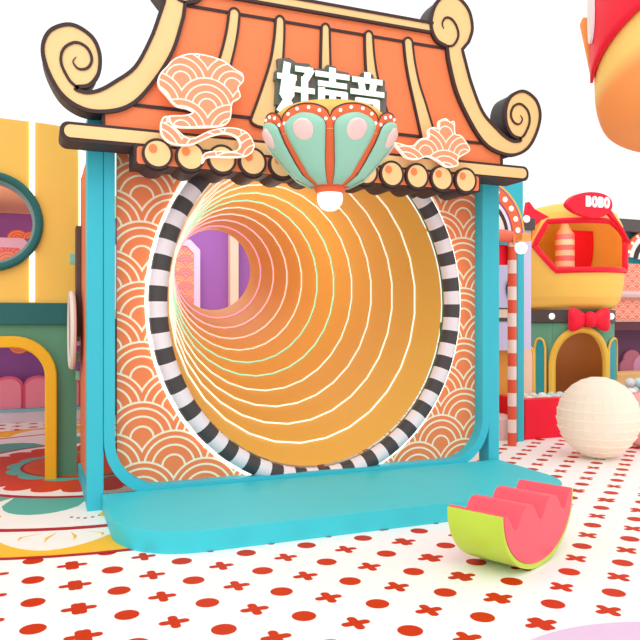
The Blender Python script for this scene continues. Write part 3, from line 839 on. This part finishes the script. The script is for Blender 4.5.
lathe('dark_band', [(BR-.02, 1.46), (BR+.015, 1.465), (BR+.015, 1.65), (BR-.02, 1.655)], (PX, PY, 0), mat('band_charcoal', (84, 76, 74)), pod, n=64)
for px in (552, 611):
    a, z = cyl_from_px(px, 315.5, BR+.02)
    ellipsoid('bulb', cylp(a, 1.555, BR+.025), .045, .045, .05, BULB, pod, n=14)
# wall petals in teal with yellow rims
for k, (pa, pb, col) in enumerate(((535, 545.5, 'teal'), (608.5, 616.5, 'teal'))):
    a0, _ = cyl_from_px(pa, 370, BR+.03); a1, _ = cyl_from_px(pb, 370, BR+.03)
    if a1 < a0: a1 += 2*pi
    bm = bmesh.new(); cols = []
    for i in range(9):
        a = a0+(a1-a0)*i/8; zt_ = 1.08+.14*sqrt(max(0, 1-(2*i/8-1)**2))
        cols.append([bm.verts.new(cylp(a, z, BR+.03)) for z in (.1, .6, zt_)])
    for A_, B_ in zip(cols, cols[1:]):
        for q in range(2): bm.faces.new((A_[q], B_[q], B_[q+1], A_[q+1]))
    pp = mk('wall_petal', bm, mat('petal_teal', (40, 158, 168)), pod, smooth=True)
    tube('petal_rim', [cylp(a0, .1, BR+.035)]+[cylp(a0+(a1-a0)*i/8, 1.08+.14*sqrt(max(0, 1-(2*i/8-1)**2)), BR+.035) for i in range(9)]+[cylp(a1, .1, BR+.035)], .018, mat('arch_yellow', (240, 192, 74)), pp, n=6)
# pod body with window opening
pprof = [(.62, 1.655), (.74, 1.72), (.80, 1.85), (.835, 2.05), (.85, 2.3), (.85, 2.75), (.82, 2.95), (.74, 3.12), (.58, 3.24), (.3, 3.31), (0, 3.33)]
def prad(z):
    for (r0, a), (r1, b) in zip(pprof, pprof[1:]):
        if z <= b: return r0+(r1-r0)*max(0, z-a)/(b-a)
    return 0
winpx = [(534.5, 246), (547, 221.5), (612, 221), (627, 241), (627.5, 271), (556.5, 270.5)]
WP = [cyl_from_px(x, y, .845) for x, y in winpx]
WP = [((a-fa+pi) % (2*pi)-pi, z) for a, z in WP]
def inside(a, z, P):
    r = False; n_ = len(P)
    for i in range(n_):
        x0, y0 = P[i]; x1, y1 = P[(i+1) % n_]
        if (y0 > z) != (y1 > z) and a < (x1-x0)*(z-y0)/(y1-y0)+x0: r = not r
    return r
bm = bmesh.new(); NA, NZ = 150, 70; gv = []
for i in range(NA):
    a = -pi+2*pi*i/NA
    gv.append([bm.verts.new(cylp(a+fa, z, prad(z))) for z in [1.655+(3.33-1.655)*k/NZ for k in range(NZ+1)]])
for i in range(NA):
    for k in range(NZ):
        am = -pi+2*pi*(i+.5)/NA; zm = 1.655+(3.33-1.655)*(k+.5)/NZ
        if inside(am, zm, WP): continue
        bm.faces.new((gv[i][k], gv[(i+1) % NA][k], gv[(i+1) % NA][k+1], gv[i][k+1]))
bmesh.ops.delete(bm, geom=[v for v in bm.verts if not v.link_faces], context='VERTS')
bmesh.ops.remove_doubles(bm, verts=bm.verts, dist=1e-4)
body = mk('pod_shell', bm, mat('pod_yellow', (250, 204, 96)), pod, smooth=True, angle=60); s_ = body.modifiers.new('s', 'SOLIDIFY'); s_.thickness = .04; s_.offset = -1
wf = []
for i in range(6):
    a0, z0 = WP[i]; a1, z1 = WP[(i+1) % 6]
    for k in range(8):
        t = k/8; a = a0+(a1-a0)*t; z = z0+(z1-z0)*t; wf.append(cylp(a+fa, z, prad(z)+.0))
tube('window_frame', wf, .045, RED, pod, n=8, closed=True)
def pod_pt(px, py, depth):   # a point inside the pod, at distance depth along the view
    u = (px-320)/F; return (depth*(sin(YAW)+u*cos(YAW)), depth*(cos(YAW)-u*sin(YAW)), H-depth*(py-320)/F)
lathe('pod_floor', [(0, 2.04), (.78, 2.04), (.78, 2.09), (0, 2.09)], (PX, PY, 0), mat('pod_floor_pink', (244, 196, 176)), pod, n=40)
# things inside the pod
tn = thing('striped_pillar', 'pink and cream striped round pillar standing inside the yellow pod', 'pillar', (7.87, 9.05, 2.09))
lathe('shaft', [(0, 2.09)]+[q for k in range(9) for q in ((.15, 2.095+.085*k), (.15, 2.095+.085*(k+1)-.001))]+[(0, 2.858)], (7.87, 9.05, 0), [mat('pillar_pink', (246, 120, 130)), mat('pillar_cream', (250, 214, 186))], tn, n=24, mi=lambda i, k: (i//2) % 2)
lathe('cap', [(0.15, 2.86), (.09, 2.95), (.05, 3.05), (0, 3.07)], (7.87, 9.05, 0), mat('pillar_cap', (248, 170, 140)), tn, n=20)
hb = catmull([(-.20, .62), (-.22, .35), (-.12, .08), (0, .0), (.12, .08), (.2, .35), (.2, .62)], 5)
o = bpy.data.objects.new('tmp', None)
bm = bmesh.new(); plate_bm(bm, [(8.30+x*1.35, 2.095+z*1.4) for x, z in hb], (), 9.18, 9.22)
o = mk('red_backdrop', bm, RED); tag(o, 'red curved backdrop board inside the yellow pod', 'board')
bm = bmesh.new(); plate_bm(bm, ell(8.20, 2.10, .2, .16, 30, 0, pi, full=False), (), 8.95, 8.98)
fl = thing('flower_wheel', 'half round cream wheel with a red flower inside the yellow pod', 'ornament', (8.20, 8.96, 2.1))
mk('disc', bm, mat('wheel_cream', (250, 224, 180)), fl)
bm = bmesh.new()
for k in range(7):
    a = pi*(k+.5)/7; plate_bm(bm, ell(8.20+.11*cos(a), 2.13+.09*sin(a), .022, .022, 12), (), 8.935, 8.95)
mk('petals', bm, mat('wheel_red', (214, 50, 84)), fl)

# name board with tail
BY = 8.02
lens = [(567.5, 204), (572, 197.5), (580, 193.5), (591, 192), (602, 193.5), (610, 198), (612.5, 205), (610, 212), (602, 217), (591, 217.5), (580, 214), (572, 209.5)]
bs = plate('name_board', catmull([at(x, y, BY) for x, y in lens], 4, closed=True), BY, BY+.09, RED, pod, bevel=.02, seg=3)
tail = [(608, 205), (613, 211), (618, 219), (625, 229), (632, 243), (629, 240), (622, 228), (618, 222), (610, 214)]
plate('tail', [at(x, y, BY) for x, y in tail], BY+.02, BY+.08, RED, bs)
tx, tz = at(597.5, 207.5, BY)
LWH = mat('lettering_white', (255, 255, 255), .4, emit=.2)
bm = bmesh.new(); lw_, lh_ = .088, .155
for k_, chh in enumerate('BOBO'):
    x0 = tx-.22+.113*k_; z0 = tz+.0
    if chh == 'O': plate_bm(bm, ell(x0+lw_/2, z0+lh_/2, lw_*.60, lh_*.53, 28), [ell(x0+lw_/2, z0+lh_/2, lw_*.24, lh_*.30, 20)], BY-.02, BY+.005)
    else:
        o_ = [(x0, z0), (x0+.055, z0), (x0+.078, z0+.008), (x0+.090, z0+.030), (x0+.090, z0+.054), (x0+.080, z0+.076), (x0+.066, z0+.082), (x0+.080, z0+.090), (x0+.086, z0+.108), (x0+.084, z0+.132), (x0+.072, z0+.149), (x0+.050, z0+.155), (x0, z0+.155)]
        plate_bm(bm, o_, [[(x0+.032, z0+.028), (x0+.052, z0+.030), (x0+.058, z0+.044), (x0+.052, z0+.060), (x0+.032, z0+.062)], [(x0+.032, z0+.094), (x0+.048, z0+.096), (x0+.054, z0+.110), (x0+.048, z0+.124), (x0+.032, z0+.126)]], BY-.02, BY+.005)
mk('lettering', bm, LWH, bs)
k1 = [(527, 217), (529.5, 201.5), (535, 209), (549.5, 217), (541, 220.5), (534, 229), (531.5, 241), (528, 239), (526, 226)]
kn = plate('pointed_knot', [at(x, y, 8.15) for x, y in k1], 8.15, 8.25, RED, pod, bevel=.012)
k2 = [(532, 239), (533, 228), (541, 221), (537, 231)]
plate('fold', [at(x, y, 8.12) for x, y in k2], 8.12, 8.14, mat('knot_orange', (250, 140, 50)), kn)
# puffy bow on the band
ab, _ = cyl_from_px(588.5, 319, BR+.05)
bc = Vector(cylp(ab, 1.505, BR+.07)); tb = Vector((-sin(ab), cos(ab), 0)); nb = Vector((cos(ab), sin(ab), 0))
if tb.dot(Vector((cos(YAW), -sin(YAW), 0))) < 0: tb = -tb
tb = (tb+Vector((cos(YAW), -sin(YAW), 0))*.8).normalized()
def bowpart(name, s, par):
    bm = bmesh.new(); bmesh.ops.create_uvsphere(bm, u_segments=24, v_segments=16, radius=1)
    for v in bm.verts:
        x, y, z = v.co
        if s == 0: q = bc+tb*(x*.085)+nb*(y*.08+.03)+Vector((0, 0, z*.11))
        else:
            xx = (x+1)/2; hh = .09+.09*xx**.8
            zz = z*hh*(1.0+.25*max(0, x)*abs(z))
            q = bc+tb*(s*(.02+.30*xx-.045*max(0, x)*(1-abs(z))))+nb*(y*.07)+Vector((0, 0, zz))
        v.co = bc+(q-bc)*1.12
    return mk(name, bm, RED, par, smooth=True, angle=80)
bw = bowpart('bow', 0, pod); bowpart('bow_loop', -1, bw); bowpart('bow_loop', 1, bw)

# ------------------------------------------------------------------ arch booth right behind the facade
ab_ = thing('arch_booth', 'turquoise board with an orange bulb arch and black and white bands behind the right post', 'booth', (5.1, 7.25, 0))
box('backboard', 4.5, 5.63, 7.22, 7.27, 2.35, 3.21, TURQ_D, ab_)
box('post', 5.535, 5.63, 7.20, 7.30, 0, 2.345, TURQ_D, ab_)
ac_, az_ = 4.93, 2.53
def half(r0, r1, y0, y1, m, name):
    pts = ell(ac_, az_, r1, r1, 40, -.06, pi, full=False)+list(reversed(ell(ac_, az_, r0, r0, 40, -.06, pi, full=False)))
    plate(name, pts, y0, y1, m, ab_)
half(.665, .69, 7.17, 7.21, mat('arch_line_yellow', (246, 190, 60)), 'arch_band')
half(.645, .665, 7.172, 7.21, mat('arch_line_purple', (150, 90, 170)), 'arch_band')
half(.51, .645, 7.165, 7.21, OR, 'arch_band')
half(.49, .51, 7.172, 7.21, mat('arch_line_purple', (150, 90, 170)), 'arch_band')
half(.445, .49, 7.17, 7.21, mat('arch_pale', (244, 232, 240)), 'arch_band')
half(.40, .445, 7.165, 7.21, DARK, 'arch_band')
half(.31, .40, 7.17, 7.21, WHITE, 'arch_band')
half(.22, .31, 7.165, 7.21, DARK, 'arch_band')
half(.0001, .22, 7.17, 7.21, mat('arch_blush', (246, 214, 206)), 'arch_band')
for k in range(13):
    a = .12+(pi-.24)*k/12
    ellipsoid('bulb', (ac_+.578*cos(a), 7.155, az_+.578*sin(a)), .034, .02, .034, BULB, ab_, n=12)
cor = mat('coral_tube', (240, 122, 96)); COR2 = mat('stripe_coral', (236, 96, 66)); STW = mat('stripe_cream_white', (250, 226, 220))
sp_ = thing('striped_pole', 'coral and white striped pole with a coral arm beside the right turquoise post', 'pole', (5.30, 7.0, 0))
prof = [(0, 0)]; zz = 0; st = 0
segs = []
while zz < 2.40:
    z2 = min(2.42, zz+.158); segs.append((zz, z2)); zz = z2
for z0, z1 in segs: prof += [(.052, z0+.0005), (.052, z1)]
prof += [(0, 2.42)]
lathe('shaft', prof, (5.30, 7.0, 0), [COR2, STW], sp_, n=20, mi=lambda i, k: ((i)//2) % 2 if i else 0)
tube('arm', [(4.3, 7.0, 2.50), (5.18, 7.0, 2.50), (5.27, 7.0, 2.49), (5.30, 7.0, 2.47), (5.31, 7.0, 2.43)], [.075, .075, .074, .068, .06], cor, sp_, n=14)
lm = thing('globe_lamp', 'small white globe lamp under an orange box beside the striped pole', 'lamp', (5.40, 6.95, 2.3))
gx, gz = at(521, 248, 6.80)
ellipsoid('globe', (gx, 6.80, gz), .072, .072, .072, mat('globe_white', (255, 253, 250), .3, emit=.8), lm, n=20)
gx2, gz2 = at(524, 237.5, 6.80)
box('orange_box', gx2-.065, gx2+.065, 6.75, 6.85, gz2-.042, gz2+.042, mat('lamp_box_orange', (252, 172, 92)), lm, bevel=.006)
lathe('stem', [(.012, 0), (.012, .12), (0, .12)], (gx, 6.93, gz+.05), mat('lamp_box_orange', (252, 172, 92)), lm, n=8)
rb = box('red_banner', 4.55, 5.30, 7.06, 7.09, 2.16, 2.40, RED, bevel=.01); tag(rb, 'small red banner board below the coral arm', 'banner')

lt = thing('lavender_tower', 'lavender board tower with a dark cap and bulb between striped pole and yellow pod', 'tower', (5.8, 7.8, 0))
box('board', 4.9, 6.20, 7.78, 7.86, 1.10, 2.86, LILAC, lt)
box('dark_cap', 5.9, 6.22, 7.72, 7.80, 2.70, 2.86, mat('band_charcoal', (84, 76, 74)), lt, bevel=.005)
ellipsoid('bulb', (at(526.5, 219, 7.70)[0], 7.70, at(526.5, 219, 7.70)[1]), .05, .04, .05, BULB, lt, n=14)
wx, wz = at(515.5, 289, 7.74)
tube('porthole_ring', [(wx+.115*cos(2*pi*k/32), 7.76, wz+.155*sin(2*pi*k/32)) for k in range(32)], .014, mat('porthole_navy', (58, 50, 92)), lt, n=8, closed=True)
plate('porthole_pane', ell(wx, wz, .10, .14, 28), 7.765, 7.78, mat('porthole_pane', (236, 236, 248)), lt)
box('cream_band', 4.9, 5.9, 7.76, 7.80, 1.53, 1.64, mat('cream_band_paint', (238, 214, 196)), lt)
bx = box('dark_band', 4.9, 5.95, 7.77, 7.83, 1.48, 1.66, mat('band_charcoal', (84, 76, 74)), lt)

# small panels behind the ball pit wall
def petal_panel(name, x0, x1, z1, Y, m, rim, lab, cat='panel'):
    t = thing(name, lab, cat, ((x0+x1)/2, Y, 0)); w = (x1-x0)/2; c = (x0+x1)/2
    pts = [(x0, 0), (x1, 0), (x1, z1-w)]+[(c+w*cos(a), z1-w+w*sin(a)) for a in [pi*k/14 for k in range(1, 14)]]+[(x0, z1-w)]
    plate('face', pts, Y, Y+.05, m, t)
    bm = bmesh.new(); ribbon_bm(bm, pts[1:]+[pts[0]], .03, Y-.012, Y+.03); mk('rim', bm, rim, t)
petal_panel('round_topped_board', 6.08, 6.40, 1.17, 7.98, mat('panel_blush', (250, 214, 190)), mat('arch_yellow', (240, 192, 74)), 'blush round-topped panel behind the left end of the red ball pit wall')
ogp = thing('orange_panel', 'orange board with a green scalloped top seen between the right post and striped pole', 'panel', (5.4, 8.0, 0))
box('board', 4.9, 6.05, 7.98, 8.03, 0, 1.20, mat('panel_orange', (240, 166, 74)), ogp)
pts = [(4.9, 1.47)]
for k in range(6):
    xs = 4.9+.19*k
    pts += [(xs, 1.22), (xs+.05, 1.16), (xs+.095, 1.10), (xs+.14, 1.16)]
pts += [(6.04, 1.22), (6.04, 1.47)]
plate('scalloped_top', pts, 7.95, 7.975, mat('panel_green', (80, 128, 96)), ogp)
pf = lathe('pink_pouf', [(0, 0), (.2, 0), (.22, .03), (.22, .26), (.18, .30), (0, .31)], (5.42, 7.55, 0), mat('pouf_pink_white', (248, 206, 204)), None, n=28)
tag(pf, 'pale pink round pouf behind the striped pole', 'pouf')

# ------------------------------------------------------------------ far right booth
fb = thing('far_booth', 'distant booth with dark roof beam, peach scale panel and purple wall at the right edge', 'booth', (10.5, 9.7, 0))
box('roof_beam', 9.30, 12.5, 9.5, 9.9, 3.05, 3.27, mat('beam_charcoal', (88, 82, 80)), fb, bevel=.01)
box('turquoise_board', 9.42, 12.4, 9.72, 9.76, 2.45, 3.05, TURQ_D, fb)
box('scale_board', 9.42, 12.4, 9.62, 9.70, 1.48, 2.50, scale_mat('far_peach_scales', (238, 130, 110), (250, 206, 180), R=.12, dx=.21, dz=.09, lw=.012, radii=(1, .6)), fb)
tube('grey_rail', [(9.36, 9.58, 2.0-.05), (12.4, 9.58, 1.95)], .07, mat('rail_pinkgrey', (222, 190, 190)), fb)
box('dark_ledge', 9.40, 12.4, 9.55, 9.72, 1.32, 1.475, mat('ledge_maroon', (96, 50, 60)), fb)
box('purple_back', 9.30, 12.4, 9.90, 9.96, 0, 1.33, mat('dusky_purple', (104, 60, 96)), fb)
for k, (px, py, r) in enumerate(((632, 362, .22), (642, 368, .25), (624, 368, .16))):
    x, z = at(px, py, 9.85); LAST = lathe('mauve_disc', [(0, -.02), (r, -.02), (r, .02), (0, .02)], (0, 0, 0), mat('mauve_%d' % (k % 2), ((190, 110, 130), (214, 150, 180))[k % 2]), fb, n=28, world=False)
    o = LAST; o.rotation_euler = (pi/2, 0, 0); o.location = (x-fb.location.x, 9.86-.03*k-fb.location.y, z)
tb_ = box('tan_bench', 9.0, 12.4, 9.10, 9.45, 0, .62, mat('bench_tan', (222, 170, 110)), None, bevel=.03); tag(tb_, 'tan padded bench in front of the distant purple wall at the right edge', 'bench')
fa2 = fb
ox, oz = at(648, 262, 9.62)
for r0, r1, m, y in ((.50, .58, OR, 9.56), (.40, .50, WHITE, 9.57), (.30, .40, DARK, 9.56), (.18, .30, WHITE, 9.57), (.001, .18, DARK, 9.56)):
    pts = ell(ox, oz, r1, r1, 30, .1, pi*.95, full=False)+list(reversed(ell(ox, oz, r0, r0, 30, .1, pi*.95, full=False)))
    plate('arch_band', pts, y, 9.61, m, fa2)
for k in range(9):
    a = .3+(pi-.6)*k/8
    ellipsoid('bulb', (ox+.54*cos(a), 9.55, oz+.54*sin(a)), .026, .02, .026, BULB, fa2, n=10)

# ------------------------------------------------------------------ hanging pod, upper right
hx, hy, hz = 4.60, 3.69, 3.15
hp = thing('hanging_pod', 'large yellow pod with an orange underside and red panel hanging at the top right', 'pod', (hx, hy, 2.7))
HR_ = .86
hprof = [(0, -.37), (.38, -.36), (.60, -.32), (.73, -.25), (.79, -.16), (.825, -.03), (.835, .12), (.84, .4), (.84, .8), (.80, 1.1), (.6, 1.3), (0, 1.38)]
hcp = []
for i in range(len(hprof)-1): 
    a = hprof[max(i-1, 0)]; b = hprof[i]; c = hprof[i+1]; d = hprof[min(i+2, len(hprof)-1)]
    for k in range(5):
        t = k/5; hcp.append(tuple(.5*(2*b[q]+(c[q]-a[q])*t+(2*a[q]-5*b[q]+4*c[q]-d[q])*t*t+(3*b[q]-a[q]-3*c[q]+d[q])*t**3) for q in range(2)))
hcp.append(hprof[-1]); hcp = [(max(0, r), z) for r, z in hcp]
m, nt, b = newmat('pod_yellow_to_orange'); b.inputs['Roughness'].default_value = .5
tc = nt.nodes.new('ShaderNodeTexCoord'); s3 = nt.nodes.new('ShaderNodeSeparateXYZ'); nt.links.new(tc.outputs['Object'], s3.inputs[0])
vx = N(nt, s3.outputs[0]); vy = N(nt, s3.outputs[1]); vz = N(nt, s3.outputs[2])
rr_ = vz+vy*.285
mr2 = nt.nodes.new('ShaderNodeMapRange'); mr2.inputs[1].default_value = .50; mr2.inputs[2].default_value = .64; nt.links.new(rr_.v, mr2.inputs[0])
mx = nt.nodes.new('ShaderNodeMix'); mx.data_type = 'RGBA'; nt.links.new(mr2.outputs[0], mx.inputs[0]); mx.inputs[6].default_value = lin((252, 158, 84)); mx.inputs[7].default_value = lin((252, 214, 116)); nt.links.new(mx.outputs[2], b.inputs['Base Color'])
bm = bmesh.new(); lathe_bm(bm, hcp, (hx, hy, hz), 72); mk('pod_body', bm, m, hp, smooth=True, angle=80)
# red panel following the body
fh = atan2(-hy, -hx)
bm = bmesh.new(); gv = []
def hrad(z):
    for (r0, a), (r1, b_) in zip(hprof, hprof[1:]):
        if z <= b_: return r0+(r1-r0)*max(0, z-a)/(b_-a)
    return 0
for i in range(61):
    a = fh-1.36+2.6*i/60
    zlo = .15+.32*min(max(0, (i/60)*2.9-.05), 1.3)
    gv.append([bm.verts.new((hx+(hrad(z)+.012)*cos(a), hy+(hrad(z)+.012)*sin(a), hz+z)) for z in [zlo+(1.15-zlo)*k/12 for k in range(13)]])
for A_, B_ in zip(gv, gv[1:]):
    for k in range(12): bm.faces.new((A_[k], B_[k], B_[k+1], A_[k+1]))
rp = mk('red_panel', bm, RED, hp, smooth=True, angle=80); s_ = rp.modifiers.new('s', 'SOLIDIFY'); s_.thickness = .02; s_.offset = 1
aw = fh-1.20
ov = []
bm = bmesh.new()
for k in range(24):
    aa = aw+.09*cos(2*pi*k/24); zz_ = .62+.22*sin(2*pi*k/24)
    ov.append(bm.verts.new((hx+(hrad(zz_)+.045)*cos(aa), hy+(hrad(zz_)+.045)*sin(aa), hz+zz_)))
bm.faces.new(ov); o = mk('white_spot', bm, WHITE, rp); s_ = o.modifiers.new('s', 'SOLIDIFY'); s_.thickness = .02; s_.offset = 0
af = fh-1.42
bm = bmesh.new()
vs = []
for rr, z0 in ((.84, .20), (.86, .20), (.90, .42), (.94, .62), (.92, .67), (.84, .66)):
    vs.append((rr, z0))
for sgn in (-1, 1):
    pass
fv = [[bm.verts.new((hx+r0*cos(af)-sgn*.03*sin(af), hy+r0*sin(af)+sgn*.03*cos(af), hz+z0)) for r0, z0 in vs] for sgn in (-1, 1)]
bm.faces.new(fv[0]); bm.faces.new(fv[1])
for k in range(len(vs)): bm.faces.new((fv[0][k], fv[0][(k+1) % len(vs)], fv[1][(k+1) % len(vs)], fv[1][k]))
mk('fin', bm, mat('fin_orange', (252, 170, 92)), hp, bevel=.008)
tube('cable', [(hx, hy, hz+1.36), (hx, hy, hz+2.2)], .01, DARKG, hp, n=6)

# ------------------------------------------------------------------ lights
w = bpy.data.worlds.new('world'); SC.world = w; w.use_nodes = True
bg = w.node_tree.nodes['Background']; bg.inputs[0].default_value = (1, 1, 1, 1); bg.inputs[1].default_value = 1.0
def sun(name, rot, e, ang, col=(1, 1, 1)):
    l = bpy.data.lights.new(name, 'SUN'); l.energy = e; l.angle = radians(ang); l.color = col
    o = bpy.data.objects.new(name, l); link(o); o.rotation_euler = [radians(x) for x in rot]
sun('sun_soft', (42, 0, -20), .7, 40, (1, .98, .95))
def point(name, loc, e, r, col=(1, 1, 1)):
    l = bpy.data.lights.new(name, 'POINT'); l.energy = e; l.shadow_soft_size = r; l.color = col
    o = bpy.data.objects.new(name, l); link(o); o.location = loc
point('tunnel_fill_light', (2.345, 7.6, 2.2), 15, .3, (1, .93, .82))  # added unseen fill light, brightens the tunnel lining beyond what the rings give
point('pod_fill_light', (7.65, 8.55, 3.0), 6, .15, (1, .95, .9))  # added unseen fill light, lifts the dark pod interior; no lamp hangs there
point('arch_glow', (PX, PY, 1.1), 4, .1, (1, .9, .8))
point('room_glow', (2.4, 10.6, 2.8), 12, .3, (1, .9, .95))
point('upper_room_glow', (-1.0, 9.2, 2.6), 16, .3, (1, .9, .9))
point('lower_room_glow', (-.9, 10.0, 1.1), 9, .3, (1, .92, .92))
SC.view_settings.view_transform = 'Standard'; SC.view_settings.look = 'None'; SC.view_settings.exposure = .18
SC.cycles.max_bounces = 6
